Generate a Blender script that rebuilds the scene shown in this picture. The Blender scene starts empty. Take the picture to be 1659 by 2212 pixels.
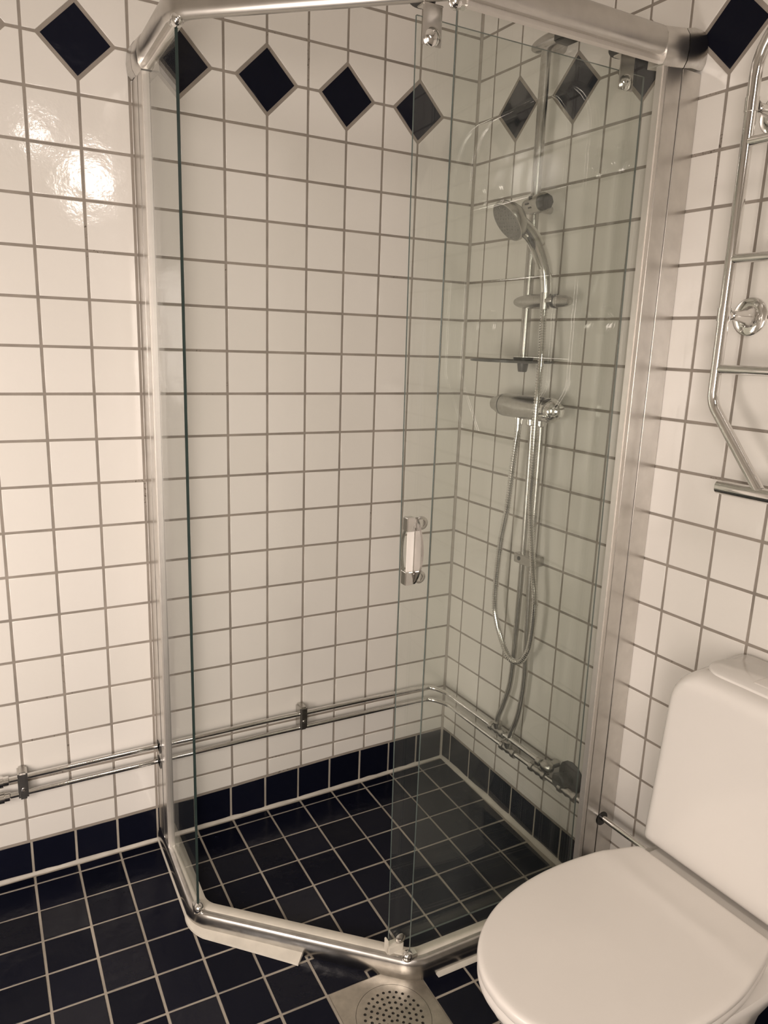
import bpy, bmesh, math, random
from mathutils import Vector, Matrix
random.seed(7)
SC = bpy.context.scene
COL = SC.collection
V = Vector
PI = math.pi

# ------------------------------------------------------------------ camera
CAM_LOC = V((-1.2124, -1.7390, 1.2961))
C_R = V((0.8758, -0.4815, 0.0348)); C_D = V((-0.0778, -0.2119, -0.9742)); C_F = V((0.4764, 0.8504, -0.2230))
cam = bpy.data.cameras.new('camera'); camo = bpy.data.objects.new('camera', cam); COL.objects.link(camo)
cam.sensor_fit = 'VERTICAL'; cam.sensor_height = 36.0; cam.lens = 1591.083 / 2212 * 36.0
cam.clip_start = 0.02
rot = Matrix((C_R, -C_D, -C_F)).transposed()
camo.matrix_world = Matrix.Translation(CAM_LOC) @ rot.to_4x4()
SC.camera = camo

# ------------------------------------------------------------------ world, lights, exposure
w = bpy.data.worlds.new('world'); SC.world = w; w.use_nodes = True
w.node_tree.nodes['Background'].inputs[0].default_value = (1.0, 0.88, 0.74, 1)
w.node_tree.nodes['Background'].inputs[1].default_value = 0.0

def spot(name, loc, target, energy, size, blend, radius, col=(1.0, 0.883, 0.805)):
    l = bpy.data.lights.new(name, 'SPOT'); l.energy = energy; l.spot_size = math.radians(size); l.spot_blend = blend
    l.shadow_soft_size = radius; l.color = col
    o = bpy.data.objects.new(name, l); COL.objects.link(o); o.location = loc
    o.rotation_euler = (V(target) - V(loc)).to_track_quat('-Z', 'Y').to_euler()
    return o
spot('spot_lamp', (-0.863, -2.25, 2.180), (-1.0, 0.0, 0.25), 4.2, 100, 1.0, 0.045)
spot('spot_lamp', (-0.643, -2.25, 2.000), (-0.45, -0.2, 0.25), 17, 110, 1.0, 0.09)
def area(name, loc, target, energy, sx, sy, col=(1.0, 0.883, 0.805)):
    l = bpy.data.lights.new(name, 'AREA'); l.shape = 'RECTANGLE'; l.size = sx; l.size_y = sy; l.energy = energy; l.color = col
    o = bpy.data.objects.new(name, l); COL.objects.link(o); o.location = loc
    o.rotation_euler = (V(target) - V(loc)).to_track_quat('-Z', 'Y').to_euler(); return o
area('back_fill_light', (-1.68, -2.42, 0.88), (-0.90, 0.0, 0.30), 29, 0.5, 1.5)  # unseen panel added by the back wall as soft fill for the room
area('side_fill_light', (-1.88, -1.10, 0.82), (-1.0, 0.0, 0.60), 13.5, 0.4, 0.6)  # added low fill panel, out of view, to brighten the left wall

SC.view_settings.view_transform = 'Standard'; SC.view_settings.look = 'None'
SC.view_settings.gamma = 1.0; SC.view_settings.use_curve_mapping = False
SC.view_settings.exposure = 0.20

# ------------------------------------------------------------------ frames of reference
E_ = V((0.0329, -0.99946, 0.0)).normalized()          # along the right wall, away from the corner
N_ = V((-E_.y * -1 * -1, 0, 0)) if False else V((E_.y, -E_.x, 0))   # out of the right wall into the room
ZUP = V((0, 0, 1))
def RW(s, d, z): return E_ * s + N_ * d + ZUP * z
def LW(x, d, z): return V((x, -d, z))
def px(p):
    r = V(p) - CAM_LOC; f = r.dot(C_F)
    if f < 0.05: return None
    return 829.5 + 1591.083 * r.dot(C_R) / f, 1106 + 1591.083 * r.dot(C_D) / f
def in_view(p, m=70):
    q = px(p)
    return q is not None and -m < q[0] < 1659 + m and -m < q[1] < 2212 + m
def fz(x, y):                                          # the floor falls gently towards the drain
    X = (-1.2124 + (x + 1.2124) / 0.981); Y = (-1.739 + (y + 1.739) / 0.981)
    a, b = max(-19, min(1, X * 10)), max(-19, min(0, Y * 10))
    z = 0.1 * (0.0193 * a + 0.0278 * b + 0.0046 * a * b - 0.0023 * b * b + 0.001 * a * a)
    return max(0.981 * z + 0.0246, -0.06)

# ------------------------------------------------------------------ materials
def nodes(name):
    m = bpy.data.materials.new(name); m.use_nodes = True
    nt = m.node_tree; b = nt.nodes['Principled BSDF']
    return m, nt, b
def noise(nt, scale, detail=2.0, rough=0.5, coord='Object', stretch=None):
    tc = nt.nodes.new('ShaderNodeTexCoord'); n = nt.nodes.new('ShaderNodeTexNoise')
    n.inputs['Scale'].default_value = scale; n.inputs['Detail'].default_value = detail; n.inputs['Roughness'].default_value = rough
    if stretch:
        mp = nt.nodes.new('ShaderNodeMapping'); mp.inputs['Scale'].default_value = stretch
        nt.links.new(tc.outputs[coord], mp.inputs[0]); nt.links.new(mp.outputs[0], n.inputs['Vector'])
    else: nt.links.new(tc.outputs[coord], n.inputs['Vector'])
    return n
def geo_noise(nt, scale, detail=2.0, rough=0.5):
    g = nt.nodes.new('ShaderNodeNewGeometry'); n = nt.nodes.new('ShaderNodeTexNoise')
    n.inputs['Scale'].default_value = scale; n.inputs['Detail'].default_value = detail; n.inputs['Roughness'].default_value = rough
    nt.links.new(g.outputs['Position'], n.inputs['Vector']); return n
def ramp(nt, src, p0, c0, p1, c1):
    r = nt.nodes.new('ShaderNodeValToRGB'); r.color_ramp.elements[0].position = p0; r.color_ramp.elements[1].position = p1
    r.color_ramp.elements[0].color = (*c0, 1); r.color_ramp.elements[1].color = (*c1, 1)
    nt.links.new(src, r.inputs[0]); return r
def bump(nt, b, src, strength, dist):
    n = nt.nodes.new('ShaderNodeBump'); n.inputs['Strength'].default_value = strength; n.inputs['Distance'].default_value = dist
    nt.links.new(src, n.inputs['Height']); nt.links.new(n.outputs[0], b.inputs['Normal'])
def simple(name, col, rough, metal=0.0, var=0.06, vscale=30, bmp=0.0, bscale=400, spec=0.5, coat=0.0, ior=1.5):
    m, nt, b = nodes(name)
    n = geo_noise(nt, vscale, 3)
    r = ramp(nt, n.outputs['Fac'], 0.3, tuple(c * (1 - var) for c in col), 0.7, tuple(min(1, c * (1 + var)) for c in col))
    nt.links.new(r.outputs[0], b.inputs['Base Color'])
    b.inputs['Roughness'].default_value = rough; b.inputs['Metallic'].default_value = metal
    b.inputs['Specular IOR Level'].default_value = spec; b.inputs['Coat Weight'].default_value = coat
    b.inputs['IOR'].default_value = ior
    if bmp:
        n2 = geo_noise(nt, bscale, 2); bump(nt, b, n2.outputs['Fac'], bmp, 0.002)
    return m
def tile_mat(name, c0, c1, rough, b1, s1, b2, s2, spec=0.5):
    m, nt, b = nodes(name)
    oi = nt.nodes.new('ShaderNodeObjectInfo'); r = ramp(nt, oi.outputs['Random'], 0.0, c0, 1.0, c1)
    nt.links.new(r.outputs[0], b.inputs['Base Color']); b.inputs['Roughness'].default_value = rough; b.inputs['Specular IOR Level'].default_value = spec
    if spec < 0.5:
        wn = nt.nodes.new('ShaderNodeTexWhiteNoise'); wn.noise_dimensions = '1D'; nt.links.new(oi.outputs['Random'], wn.inputs['W'])
        mr = nt.nodes.new('ShaderNodeMapRange'); mr.inputs[1].default_value = 0.55; mr.inputs[3].default_value = spec * 0.6; mr.inputs[4].default_value = spec * 1.9
        nt.links.new(wn.outputs['Value'], mr.inputs[0]); nt.links.new(mr.outputs[0], b.inputs['Specular IOR Level'])
    n1 = geo_noise(nt, s1, 2); n2 = geo_noise(nt, s2, 1)
    mx = nt.nodes.new('ShaderNodeMath'); mx.operation = 'MULTIPLY_ADD'
    nt.links.new(n1.outputs['Fac'], mx.inputs[0]); mx.inputs[1].default_value = b1
    ml = nt.nodes.new('ShaderNodeMath'); ml.operation = 'MULTIPLY'; nt.links.new(n2.outputs['Fac'], ml.inputs[0]); ml.inputs[1].default_value = b2
    nt.links.new(ml.outputs[0], mx.inputs[2])
    bump(nt, b, mx.outputs[0], 1.0, 0.001)
    return m
M = {}
M['white_tile'] = tile_mat('white_glazed_tile', (0.72, 0.69, 0.64), (0.76, 0.73, 0.685), 0.09, 0.15, 130, 0.6, 22)
M['navy_tile'] = tile_mat('navy_glazed_tile', (0.0035, 0.0042, 0.0095), (0.006, 0.0068, 0.0145), 0.20, 0.35, 90, 1.8, 24, 0.17)
M['wall_grout'] = simple('wall_grout', (0.285, 0.25, 0.213), 0.85, var=0.16, vscale=14, bmp=0.4, bscale=900)
def specks(mat):                                               # dark mould specks here and there in the wall joints
    nt = mat.node_tree; b = nt.nodes['Principled BSDF']; src = b.inputs['Base Color'].links[0].from_socket
    n = geo_noise(nt, 210, 2, 0.6); n2 = geo_noise(nt, 5, 1)
    m = nt.nodes.new('ShaderNodeMath'); m.operation = 'MULTIPLY'; nt.links.new(n.outputs['Fac'], m.inputs[0]); nt.links.new(n2.outputs['Fac'], m.inputs[1])
    r = ramp(nt, m.outputs[0], 0.425, (0, 0, 0), 0.47, (0.8, 0.8, 0.8)); mx = nt.nodes.new('ShaderNodeMix'); mx.data_type = 'RGBA'
    nt.links.new(r.outputs[0], mx.inputs[0]); nt.links.new(src, mx.inputs[6]); mx.inputs[7].default_value = (0.07, 0.05, 0.035, 1)
    nt.links.new(mx.outputs[2], b.inputs['Base Color'])
specks(M['wall_grout'])
M['floor_grout'] = simple('floor_grout', (0.37, 0.33, 0.275), 0.85, var=0.2, vscale=9, bmp=0.5, bscale=800)
M['sealant'] = simple('pale_sealant', (0.50, 0.465, 0.41), 0.5, var=0.12, vscale=20, bmp=0.3, bscale=200)
M['corner_sealant'] = simple('grey_sealant', (0.34, 0.305, 0.265), 0.5, var=0.12, vscale=25)
M['chrome'] = simple('chrome', (0.78, 0.77, 0.75), 0.09, 1.0, var=0.03, vscale=60)
M['dull_chrome'] = simple('worn_chrome', (0.53, 0.515, 0.49), 0.24, 1.0, var=0.08, vscale=120, bmp=0.12, bscale=700)
M['aluminium'] = simple('satin_aluminium', (0.66, 0.64, 0.61), 0.3, 1.0, var=0.05, vscale=40)
M['bright_aluminium'] = simple('bright_aluminium', (0.74, 0.71, 0.67), 0.5, 1.0, var=0.03, vscale=40)
M['satin_rail'] = simple('satin_rail', (0.60, 0.58, 0.55), 0.30, 1.0, var=0.05, vscale=30)
M['track_chrome'] = simple('scuffed_chrome_track', (0.56, 0.545, 0.52), 0.25, 1.0, var=0.12, vscale=45, bmp=0.06, bscale=90)
M['polished'] = simple('polished_rail', (0.60, 0.58, 0.56), 0.16, 1.0, var=0.1, vscale=35, bmp=0.05, bscale=60)
M['pale_plastic'] = simple('cream_plastic', (0.66, 0.62, 0.54), 0.42, var=0.08, vscale=30)
M['porcelain'] = simple('white_porcelain', (0.74, 0.71, 0.67), 0.13, var=0.01, vscale=6)
M['toilet_plastic'] = simple('white_plastic', (0.74, 0.705, 0.66), 0.32, var=0.015, vscale=8, bmp=0.03, bscale=900)
M['dark'] = simple('black_plastic', (0.018, 0.017, 0.016), 0.35, var=0.2)
M['dark_grey'] = simple('dark_grey_plastic', (0.05, 0.05, 0.046), 0.3, var=0.2)
M['spray'] = simple('grey_spray_face', (0.20, 0.19, 0.175), 0.5, var=0.15, vscale=300)
M['steel'] = simple('stainless_steel', (0.52, 0.48, 0.42), 0.34, 1.0, var=0.14, vscale=50, bmp=0.08, bscale=300)
M['paint'] = simple('white_painted_ceiling', (0.78, 0.75, 0.70), 0.7, var=0.02, vscale=4)
M['red'] = simple('red_dot', (0.4, 0.02, 0.015), 0.4)
def glass_mat(name, tint, film, gloss_rough=0.0):
    m = bpy.data.materials.new(name); m.use_nodes = True; nt = m.node_tree; nt.nodes.clear()
    out = nt.nodes.new('ShaderNodeOutputMaterial')
    tr = nt.nodes.new('ShaderNodeBsdfTransparent'); tr.inputs[0].default_value = (*tint, 1)
    gl = nt.nodes.new('ShaderNodeBsdfGlossy'); gl.inputs['Roughness'].default_value = gloss_rough
    fr = nt.nodes.new('ShaderNodeFresnel')
    ge = nt.nodes.new('ShaderNodeNewGeometry'); mr = nt.nodes.new('ShaderNodeMapRange')      # the pane's inner face sees the same index as its outer face
    mr.inputs[3].default_value = 1.5; mr.inputs[4].default_value = 1 / 1.5
    nt.links.new(ge.outputs['Backfacing'], mr.inputs[0]); nt.links.new(mr.outputs[0], fr.inputs[0])
    mg = nt.nodes.new('ShaderNodeMixShader'); nt.links.new(fr.outputs[0], mg.inputs[0]); nt.links.new(tr.outputs[0], mg.inputs[1]); nt.links.new(gl.outputs[0], mg.inputs[2])
    df = nt.nodes.new('ShaderNodeBsdfDiffuse'); df.inputs[0].default_value = (0.56, 0.62, 0.63, 1)
    n = noise(nt, 5.0, 4, 0.6, 'Object', (1.0, 1.0, 0.35))
    rm = nt.nodes.new('ShaderNodeMapRange'); rm.inputs[1].default_value = 0.3; rm.inputs[2].default_value = 0.75
    rm.inputs[3].default_value = film * 0.35; rm.inputs[4].default_value = film * 1.9
    nt.links.new(n.outputs['Fac'], rm.inputs[0])
    mf = nt.nodes.new('ShaderNodeMixShader'); nt.links.new(rm.outputs[0], mf.inputs[0]); nt.links.new(mg.outputs[0], mf.inputs[1]); nt.links.new(df.outputs[0], mf.inputs[2])
    nt.links.new(mf.outputs[0], out.inputs[0])
    return m
M['glass'] = glass_mat('greenish_shower_glass', (0.962, 0.973, 0.958), 0.0085)
M['thin_edge'] = simple('grey_green_glass_edge', (0.10, 0.125, 0.115), 0.2, var=0.1)
M['glass_edge'] = simple('dark_green_glass_edge', (0.028, 0.043, 0.039), 0.12, var=0.1)

# ------------------------------------------------------------------ mesh helpers
class MB:
    def __init__(self): self.v = []; self.f = []; self.mi = []
    def add(self, vs, fs, mi=0):
        o = len(self.v); self.v += [V(p) for p in vs]
        for f in fs: self.f.append([i + o for i in f]); self.mi.append(mi)
    def box(self, c, ax, ay, az, hx, hy, hz, mi=0):
        c = V(c); ax = V(ax).normalized() * hx; ay = V(ay).normalized() * hy; az = V(az).normalized() * hz
        vs = [c + ax * a + ay * b + az * d for a in (-1, 1) for b in (-1, 1) for d in (-1, 1)]
        self.add(vs, [(0, 1, 3, 2), (4, 6, 7, 5), (0, 4, 5, 1), (2, 3, 7, 6), (0, 2, 6, 4), (1, 5, 7, 3)], mi)
    def rbox(self, c, ax, ay, az, hx, hy, hz, r=0.002, mi=0):   # box with chamfered edges
        bm = bmesh.new(); bmesh.ops.create_cube(bm, size=2.0)
        for v in bm.verts: v.co = V((v.co.x * hx, v.co.y * hy, v.co.z * hz))
        bmesh.ops.bevel(bm, geom=list(bm.edges), offset=r, segments=2, affect='EDGES')
        ax = V(ax).normalized(); ay = V(ay).normalized(); az = V(az).normalized(); c = V(c)
        bm.verts.index_update()
        self.add([c + ax * v.co.x + ay * v.co.y + az * v.co.z for v in bm.verts], [[v.index for v in f.verts] for f in bm.faces], mi); bm.free()
    def loft(self, rings, cap0=True, cap1=True, closed=True, mi=0):
        n = len(rings[0]); vs = [p for r in rings for p in r]; fs = []
        for i in range(len(rings) - 1):
            for j in range(n if closed else n - 1):
                k = (j + 1) % n
                fs.append((i * n + j, i * n + k, (i + 1) * n + k, (i + 1) * n + j))
        if cap0: fs.append(tuple(range(n - 1, -1, -1)))
        if cap1: fs.append(tuple((len(rings) - 1) * n + j for j in range(n)))
        self.add(vs, fs, mi)
    def tube(self, path, r, seg=16, mi=0, cap=True):
        path = [V(p) for p in path]; rs = r if isinstance(r, (list, tuple)) else [r] * len(path)
        T = []
        for i in range(len(path)):
            a = path[max(0, i - 1)]; b = path[min(len(path) - 1, i + 1)]; T.append((b - a).normalized())
        up = V((0, 0, 1)) if abs(T[0].z) < 0.9 else V((1, 0, 0))
        nrm = (up - T[0] * up.dot(T[0])).normalized(); rings = []
        for i, p in enumerate(path):
            nrm = (nrm - T[i] * nrm.dot(T[i])).normalized(); bn = T[i].cross(nrm)
            rings.append([p + (nrm * math.cos(2 * PI * k / seg) + bn * math.sin(2 * PI * k / seg)) * rs[i] for k in range(seg)])
        self.loft(rings, cap, cap, mi=mi)
    def lathe(self, o, axis, prof, seg=24, mi=0):               # prof: (distance along the axis, radius)
        a = V(axis).normalized(); up = V((0, 0, 1)) if abs(a.z) < 0.9 else V((1, 0, 0))
        u = (up - a * up.dot(a)).normalized(); b = a.cross(u); o = V(o)
        rings = [[o + a * t + (u * math.cos(2 * PI * k / seg) + b * math.sin(2 * PI * k / seg)) * max(r, 1e-5) for k in range(seg)] for t, r in prof]
        self.loft(rings, True, True, mi=mi)
    def ellipsoid(self, c, ax, ay, az, hx, hy, hz, n=12, seg=20, mi=0, p=1.0):
        ax = V(ax).normalized(); ay = V(ay).normalized(); az = V(az).normalized(); c = V(c); rings = []
        for i in range(n + 1):
            t = PI * i / n; x = -math.cos(t); rr = max(math.sin(t) ** p, 1e-4)
            rings.append([c + ax * hx * x + ay * hy * rr * math.cos(2 * PI * k / seg) + az * hz * rr * math.sin(2 * PI * k / seg) for k in range(seg)])
        self.loft(rings, True, True, mi=mi)
    def prism(self, pts, dirv, mi=0):                            # polygon pts extruded along dirv
        self.loft([[V(p) for p in pts], [V(p) + V(dirv) for p in pts]], mi=mi)
    def build(self, name, mats, parent=None, smooth=38):
        me = bpy.data.meshes.new(name)
        org = origin_of(parent)
        me.from_pydata([tuple(p - org) for p in self.v], [], self.f)
        if not isinstance(mats, (list, tuple)): mats = [mats]
        for m in mats: me.materials.append(M[m] if isinstance(m, str) else m)
        me.polygons.foreach_set('material_index', self.mi)
        bm = bmesh.new(); bm.from_mesh(me); bmesh.ops.recalc_face_normals(bm, faces=list(bm.faces))
        if smooth:
            for f in bm.faces: f.smooth = True
            for e in bm.edges:
                e.smooth = not (len(e.link_faces) == 2 and e.calc_face_angle(0) > math.radians(smooth))
        bm.to_mesh(me); bm.free(); me.update()
        o = bpy.data.objects.new(name, me); COL.objects.link(o)
        if parent is not None: o.parent = parent
        ORG[o.name] = org
        return o
ORG = {}
def origin_of(o):
    return ORG.get(o.name, V((0, 0, 0))) if o is not None else V((0, 0, 0))
def thing(name, loc, label, cat, group=None):
    o = bpy.data.objects.new(name, None); COL.objects.link(o); o.location = loc; o.empty_display_size = 0.05
    ORG[o.name] = V(loc); o['label'] = label; o['category'] = cat
    if group: o['group'] = group
    return o
def structure(o, label=None):
    o['kind'] = 'structure'
    if label: o['label'] = label
    return o
def smoothpath(pts, n=8):                                       # Catmull-Rom through the points
    P = [V(p) for p in pts]; P = [P[0] * 2 - P[1]] + P + [P[-1] * 2 - P[-2]]; out = []
    for i in range(1, len(P) - 2):
        for k in range(n):
            t = k / n; a, b, c, d = P[i - 1], P[i], P[i + 1], P[i + 2]
            out.append(0.5 * ((2 * b) + (c - a) * t + (2 * a - 5 * b + 4 * c - d) * t * t + (3 * b - a - 3 * c + d) * t ** 3))
    out.append(P[-2]); return out
def fillet(pts, rad, n=10):                                     # polyline with rounded corners
    P = [V(p) for p in pts]; out = [P[0]]
    for i in range(1, len(P) - 1):
        r = rad[i - 1] if isinstance(rad, (list, tuple)) else rad
        a = (P[i - 1] - P[i]).normalized(); b = (P[i + 1] - P[i]).normalized()
        ang = a.angle(b); t = r / math.tan(ang / 2); c = P[i] + (a + b).normalized() * (r / math.sin(ang / 2))
        s = P[i] + a * t; e = P[i] + b * t
        v0 = s - c; v1 = e - c; th = v0.angle(v1)
        for k in range(n + 1):
            f = k / n
            out.append(c + (v0 * math.sin((1 - f) * th) + v1 * math.sin(f * th)) / math.sin(th))
    out.append(P[-1]); return out
def sweep(mb, path, prof, zoff=None, mi=0):                     # profile (outward offset, z) carried along a level path
    path = [V(p) for p in path]; rings = []
    for i, p in enumerate(path):
        d0 = (path[i] - path[i - 1]).normalized() if i else (path[1] - path[0]).normalized()
        d1 = (path[i + 1] - path[i]).normalized() if i < len(path) - 1 else d0
        n0 = V((d0.y, -d0.x, 0)); n1 = V((d1.y, -d1.x, 0)); nn = (n0 + n1); nn = nn / max(nn.length_squared / 2, 1e-6)
        pr = prof(i) if callable(prof) else prof
        dz = zoff(p) if zoff else 0
        rings.append([V((p.x, p.y, 0)) + nn * a + ZUP * (z + dz) for a, z in pr])
    mb.loft(rings, mi=mi)

# ------------------------------------------------------------------ tiles
JW, JF = 0.0058, 0.0055
def inset_poly(pts, d):
    n = len(pts); out = []
    for i in range(n):
        a, b, c = pts[i - 1], pts[i], pts[(i + 1) % n]
        e0 = ((b[0] - a[0]), (b[1] - a[1])); e1 = ((c[0] - b[0]), (c[1] - b[1]))
        l0 = math.hypot(*e0); l1 = math.hypot(*e1)
        n0 = (-e0[1] / l0, e0[0] / l0); n1 = (-e1[1] / l1, e1[0] / l1)
        k = 1 + n0[0] * n1[0] + n0[1] * n1[1]
        out.append((b[0] + d * (n0[0] + n1[0]) / k, b[1] + d * (n0[1] + n1[1]) / k))
    return out
def tile_rings(poly, thick=0.006):
    spec = [(0.0, -thick), (0.0, -0.0008), (0.0003, -0.0003), (0.0009, 0.0), (0.0014, 0.0)]
    return [[V((x, y, z)) for x, y in inset_poly(poly, d)] for d, z in spec]
def tile_mesh(name, poly, mat):
    mb = MB(); mb.loft(tile_rings(poly), cap0=False, cap1=True)
    me = bpy.data.meshes.new(name); me.from_pydata([tuple(p) for p in mb.v], [], mb.f); me.materials.append(M[mat])
    for p in me.polygons: p.use_smooth = True
    me.update(); return me
def place(me, name, parent, X, Y, Z, loc, tilt=0.0028):
    o = bpy.data.objects.new(name, me); COL.objects.link(o); o.parent = parent
    m = Matrix((X, Y, Z)).transposed().to_4x4()
    m = Matrix.Translation(loc) @ m @ Matrix.Rotation(random.gauss(0, tilt), 4, 'X') @ Matrix.Rotation(random.gauss(0, tilt), 4, 'Y')
    o.matrix_local = m
    return o
CACHE = {}
def tile(parent, poly, mat, X, Y, Z, loc, name, far, joint, tilt=0.0028):
    poly = inset_poly(poly, joint / 2)
    if min(max(p[0] for p in poly) - min(p[0] for p in poly), max(p[1] for p in poly) - min(p[1] for p in poly)) < 0.006: return
    c = sum((V((p[0], p[1], 0)) for p in poly), V((0, 0, 0))) / len(poly)
    wc = loc + X * c.x + Y * c.y
    corners = [loc + X * p[0] + Y * p[1] for p in poly]
    if any(in_view(p) for p in corners):
        key = (mat, tuple((round(a, 4), round(b, 4)) for a, b in poly))
        if key not in CACHE: CACHE[key] = tile_mesh(name, poly, mat)
        place(CACHE[key], name, parent, X, Y, Z, loc, tilt)
    else:
        R = tile_rings(poly)
        far.loft([[loc + X * p.x + Y * p.y + Z * p.z for p in r] for r in R], cap0=False)
def rect(w, h): return [(0, 0), (w, 0), (w, h), (0, h)]

VP = 0.09971; ZD = 1.8636                                       # row height, height of the diamond row
HD, CUT = 0.0655, 0.0725
def zrow(j): return ZD - VP * j
def interp(x, tab):
    if x <= tab[0][0]: return tab[0][1]
    for (a, p), (b, q) in zip(tab, tab[1:]):
        if x <= b: return p + (q - p) * (x - a) / (b - a)
    return tab[-1][1]
SKL = [(-1.17, .1042), (-.98, .1052), (-.68, .1102), (-.585, .1135), (-.487, .1162), (-.39, .119), (-.29, .1207), (0, .122)]
SKR = [(0, .1235), (.0558, .1245), (.1516, .1200), (.2476, .1146), (.3425, .1104), (.436, .1069), (.55, .103), (1.2, .085)]

def tiled_wall(wall, X, Z, org, lines, diamond, skirt, rows=(-6, 18)):
    """lines: joint positions along the wall; diamond(k): a diamond centred on joint k in row 0."""
    far = MB(); far_navy = MB(); Y = ZUP
    P = lambda u, z: org + X * u + Y * z
    for k in range(len(lines) - 1):
        u0, u1 = lines[k], lines[k + 1]; wd = u1 - u0
        for j in range(rows[0], rows[1]):
            zt, zb = zrow(j), zrow(j + 1); h = zt - zb
            if j == 17:
                b0 = skirt(u0) + 0.003; b1 = skirt(u1) + 0.003
                poly = [(0, b0 - zb), (wd, b1 - zb), (wd, h), (0, h)]
            else: poly = rect(wd, h)
            if j in (-1, 0):
                zc = 0 if j == -1 else h
                if diamond(k) and wd > CUT:
                    poly = [(CUT, 0), (wd, 0), (wd, h), (0, h), (0, CUT)] if j == -1 else [(0, 0), (wd, 0), (wd, h), (CUT, h), (0, h - CUT)]
                if diamond(k + 1) and wd > CUT:
                    poly = [(0, 0), (wd - CUT, 0), (wd, CUT), (wd, h), (0, h)] if j == -1 else [(0, 0), (wd, 0), (wd, h - CUT), (wd - CUT, h), (0, h)]
            if zt > 2.42: continue
            tile(wall, poly, 'white_tile', X, Y, Z, P(u0, zb), 'tile', far, JW)
    for k in range(1, len(lines) - 1):
        if diamond(k):
            tile(wall, [(0, -HD), (HD, 0), (0, HD), (-HD, 0)], 'navy_tile', X, Y, Z, P(lines[k], ZD), 'diamond_tile', far_navy, 0.0)
    if far.v:
        o = far.build('outlying_tiles', 'white_tile', wall); o['kind'] = 'stuff'
    if far_navy.v:
        o = far_navy.build('outlying_diamonds', 'navy_tile', wall); o['kind'] = 'stuff'

# ------------------------------------------------------------------ room shell
def slab(name, c, X, Y, Z, hx, hy, hz, mat):
    mb = MB(); mb.box(c, X, Y, Z, hx, hy, hz); return structure(mb.build(name, mat, None, smooth=0))
XL = V((1, 0, 0)); ZL = V((0, -1, 0))
XMIN, YMIN, HC = -1.95, -2.45, 2.42
wall_left = slab('wall_left', V((XMIN / 2 + 0.06, 0.0512, 1.16)), XL, ZUP, ZL, -XMIN / 2 + 0.06, 1.36, 0.05, 'wall_grout')
wall_right = slab('wall_right', RW(1.24, -0.0512, 1.16), E_, ZUP, N_, 1.30, 1.36, 0.05, 'wall_grout')
def tiled_mat():
    m, nt, b = nodes('plain_tiled_wall'); g = nt.nodes.new('ShaderNodeTexCoord'); br = nt.nodes.new('ShaderNodeTexBrick')
    br.offset = 0; br.inputs['Color1'].default_value = (0.73, 0.70, 0.65, 1); br.inputs['Color2'].default_value = (0.75, 0.72, 0.67, 1); br.inputs['Mortar'].default_value = (0.30, 0.26, 0.22, 1)
    br.inputs['Scale'].default_value = 1; br.inputs['Mortar Size'].default_value = 0.0027; br.inputs['Brick Width'].default_value = 0.1; br.inputs['Row Height'].default_value = 0.1
    mp = nt.nodes.new('ShaderNodeMapping'); mp.inputs['Rotation'].default_value = (PI / 2, 0, 0)
    sx = nt.nodes.new('ShaderNodeSeparateXYZ'); cx = nt.nodes.new('ShaderNodeCombineXYZ'); ad = nt.nodes.new('ShaderNodeMath')
    nt.links.new(g.outputs['Object'], sx.inputs[0]); nt.links.new(sx.outputs[0], ad.inputs[0]); nt.links.new(sx.outputs[1], ad.inputs[1])
    nt.links.new(ad.outputs[0], cx.inputs[0]); nt.links.new(sx.outputs[2], cx.inputs[1]); nt.links.new(cx.outputs[0], br.inputs['Vector'])
    nt.links.new(br.outputs[0], b.inputs['Base Color']); b.inputs['Roughness'].default_value = 0.12
    return m
M['tiled'] = tiled_mat()
slab('wall_back', V((-0.9, YMIN - 0.05, 1.16)), XL, ZUP, ZL, 1.1, 1.36, 0.05, 'tiled')
slab('wall_side', V((XMIN - 0.05, -1.2, 1.16)), XL, ZUP, ZL, 0.05, 1.36, 1.30, 'tiled')
slab('ceiling', V((-0.9, -1.2, HC + 0.05)), XL, V((0, 1, 0)), ZUP, 1.15, 1.40, 0.05, 'paint')

xl = [-1.0782 + 0.1 * i for i in range(-9, 11)]
lines_l = [x for x in xl if x > XMIN] + [-0.0022]
k0 = lines_l.index(xl[9])
tiled_wall(wall_left, XL, ZL, V((0, 0, 0)), lines_l, lambda k: 0 <= k < len(lines_l) - 1 and (k - k0) % 2 == 1, lambda x: interp(x, SKL))
lines_r = [0.0022] + [0.0618 + 0.09739 * i for i in range(0, 25)]
tiled_wall(wall_right, E_, N_, V((0, 0, 0)), lines_r, lambda k: k >= 2 and k % 2 == 0, lambda s: interp(s, SKR))

# floor: grout sheet and navy tiles
FX = [-1.0739 + 0.09813 * i for i in range(-9, 11)] + [-0.004]
FY = [-0.0095] + [-0.0404 - 0.09775 * j for j in range(0, 25)]
def floor_sheet():
    mb = MB(); nx, ny = 22, 26
    xs = [XMIN - 0.02 + (0.15 - XMIN) * i / nx for i in range(nx + 1)]; ys = [0.03 + (YMIN - 0.03) * j / ny for j in range(ny + 1)]
    top = [V((x, y, fz(x, y) - 0.0016)) for y in ys for x in xs]
    fs = [(j * (nx + 1) + i, j * (nx + 1) + i + 1, (j + 1) * (nx + 1) + i + 1, (j + 1) * (nx + 1) + i) for j in range(ny) for i in range(nx)]
    mb.add(top, fs)
    mb.box((-0.9, -1.2, -0.14), XL, V((0, 1, 0)), ZUP, 1.15, 1.4, 0.04)
    return structure(mb.build('floor', 'floor_grout', None, smooth=30))
floor = floor_sheet()
ffar = MB()
DR_X0, DR_X1, DR_Y0, DR_Y1 = FX[13], FX[15], FY[7], FY[9]
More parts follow.
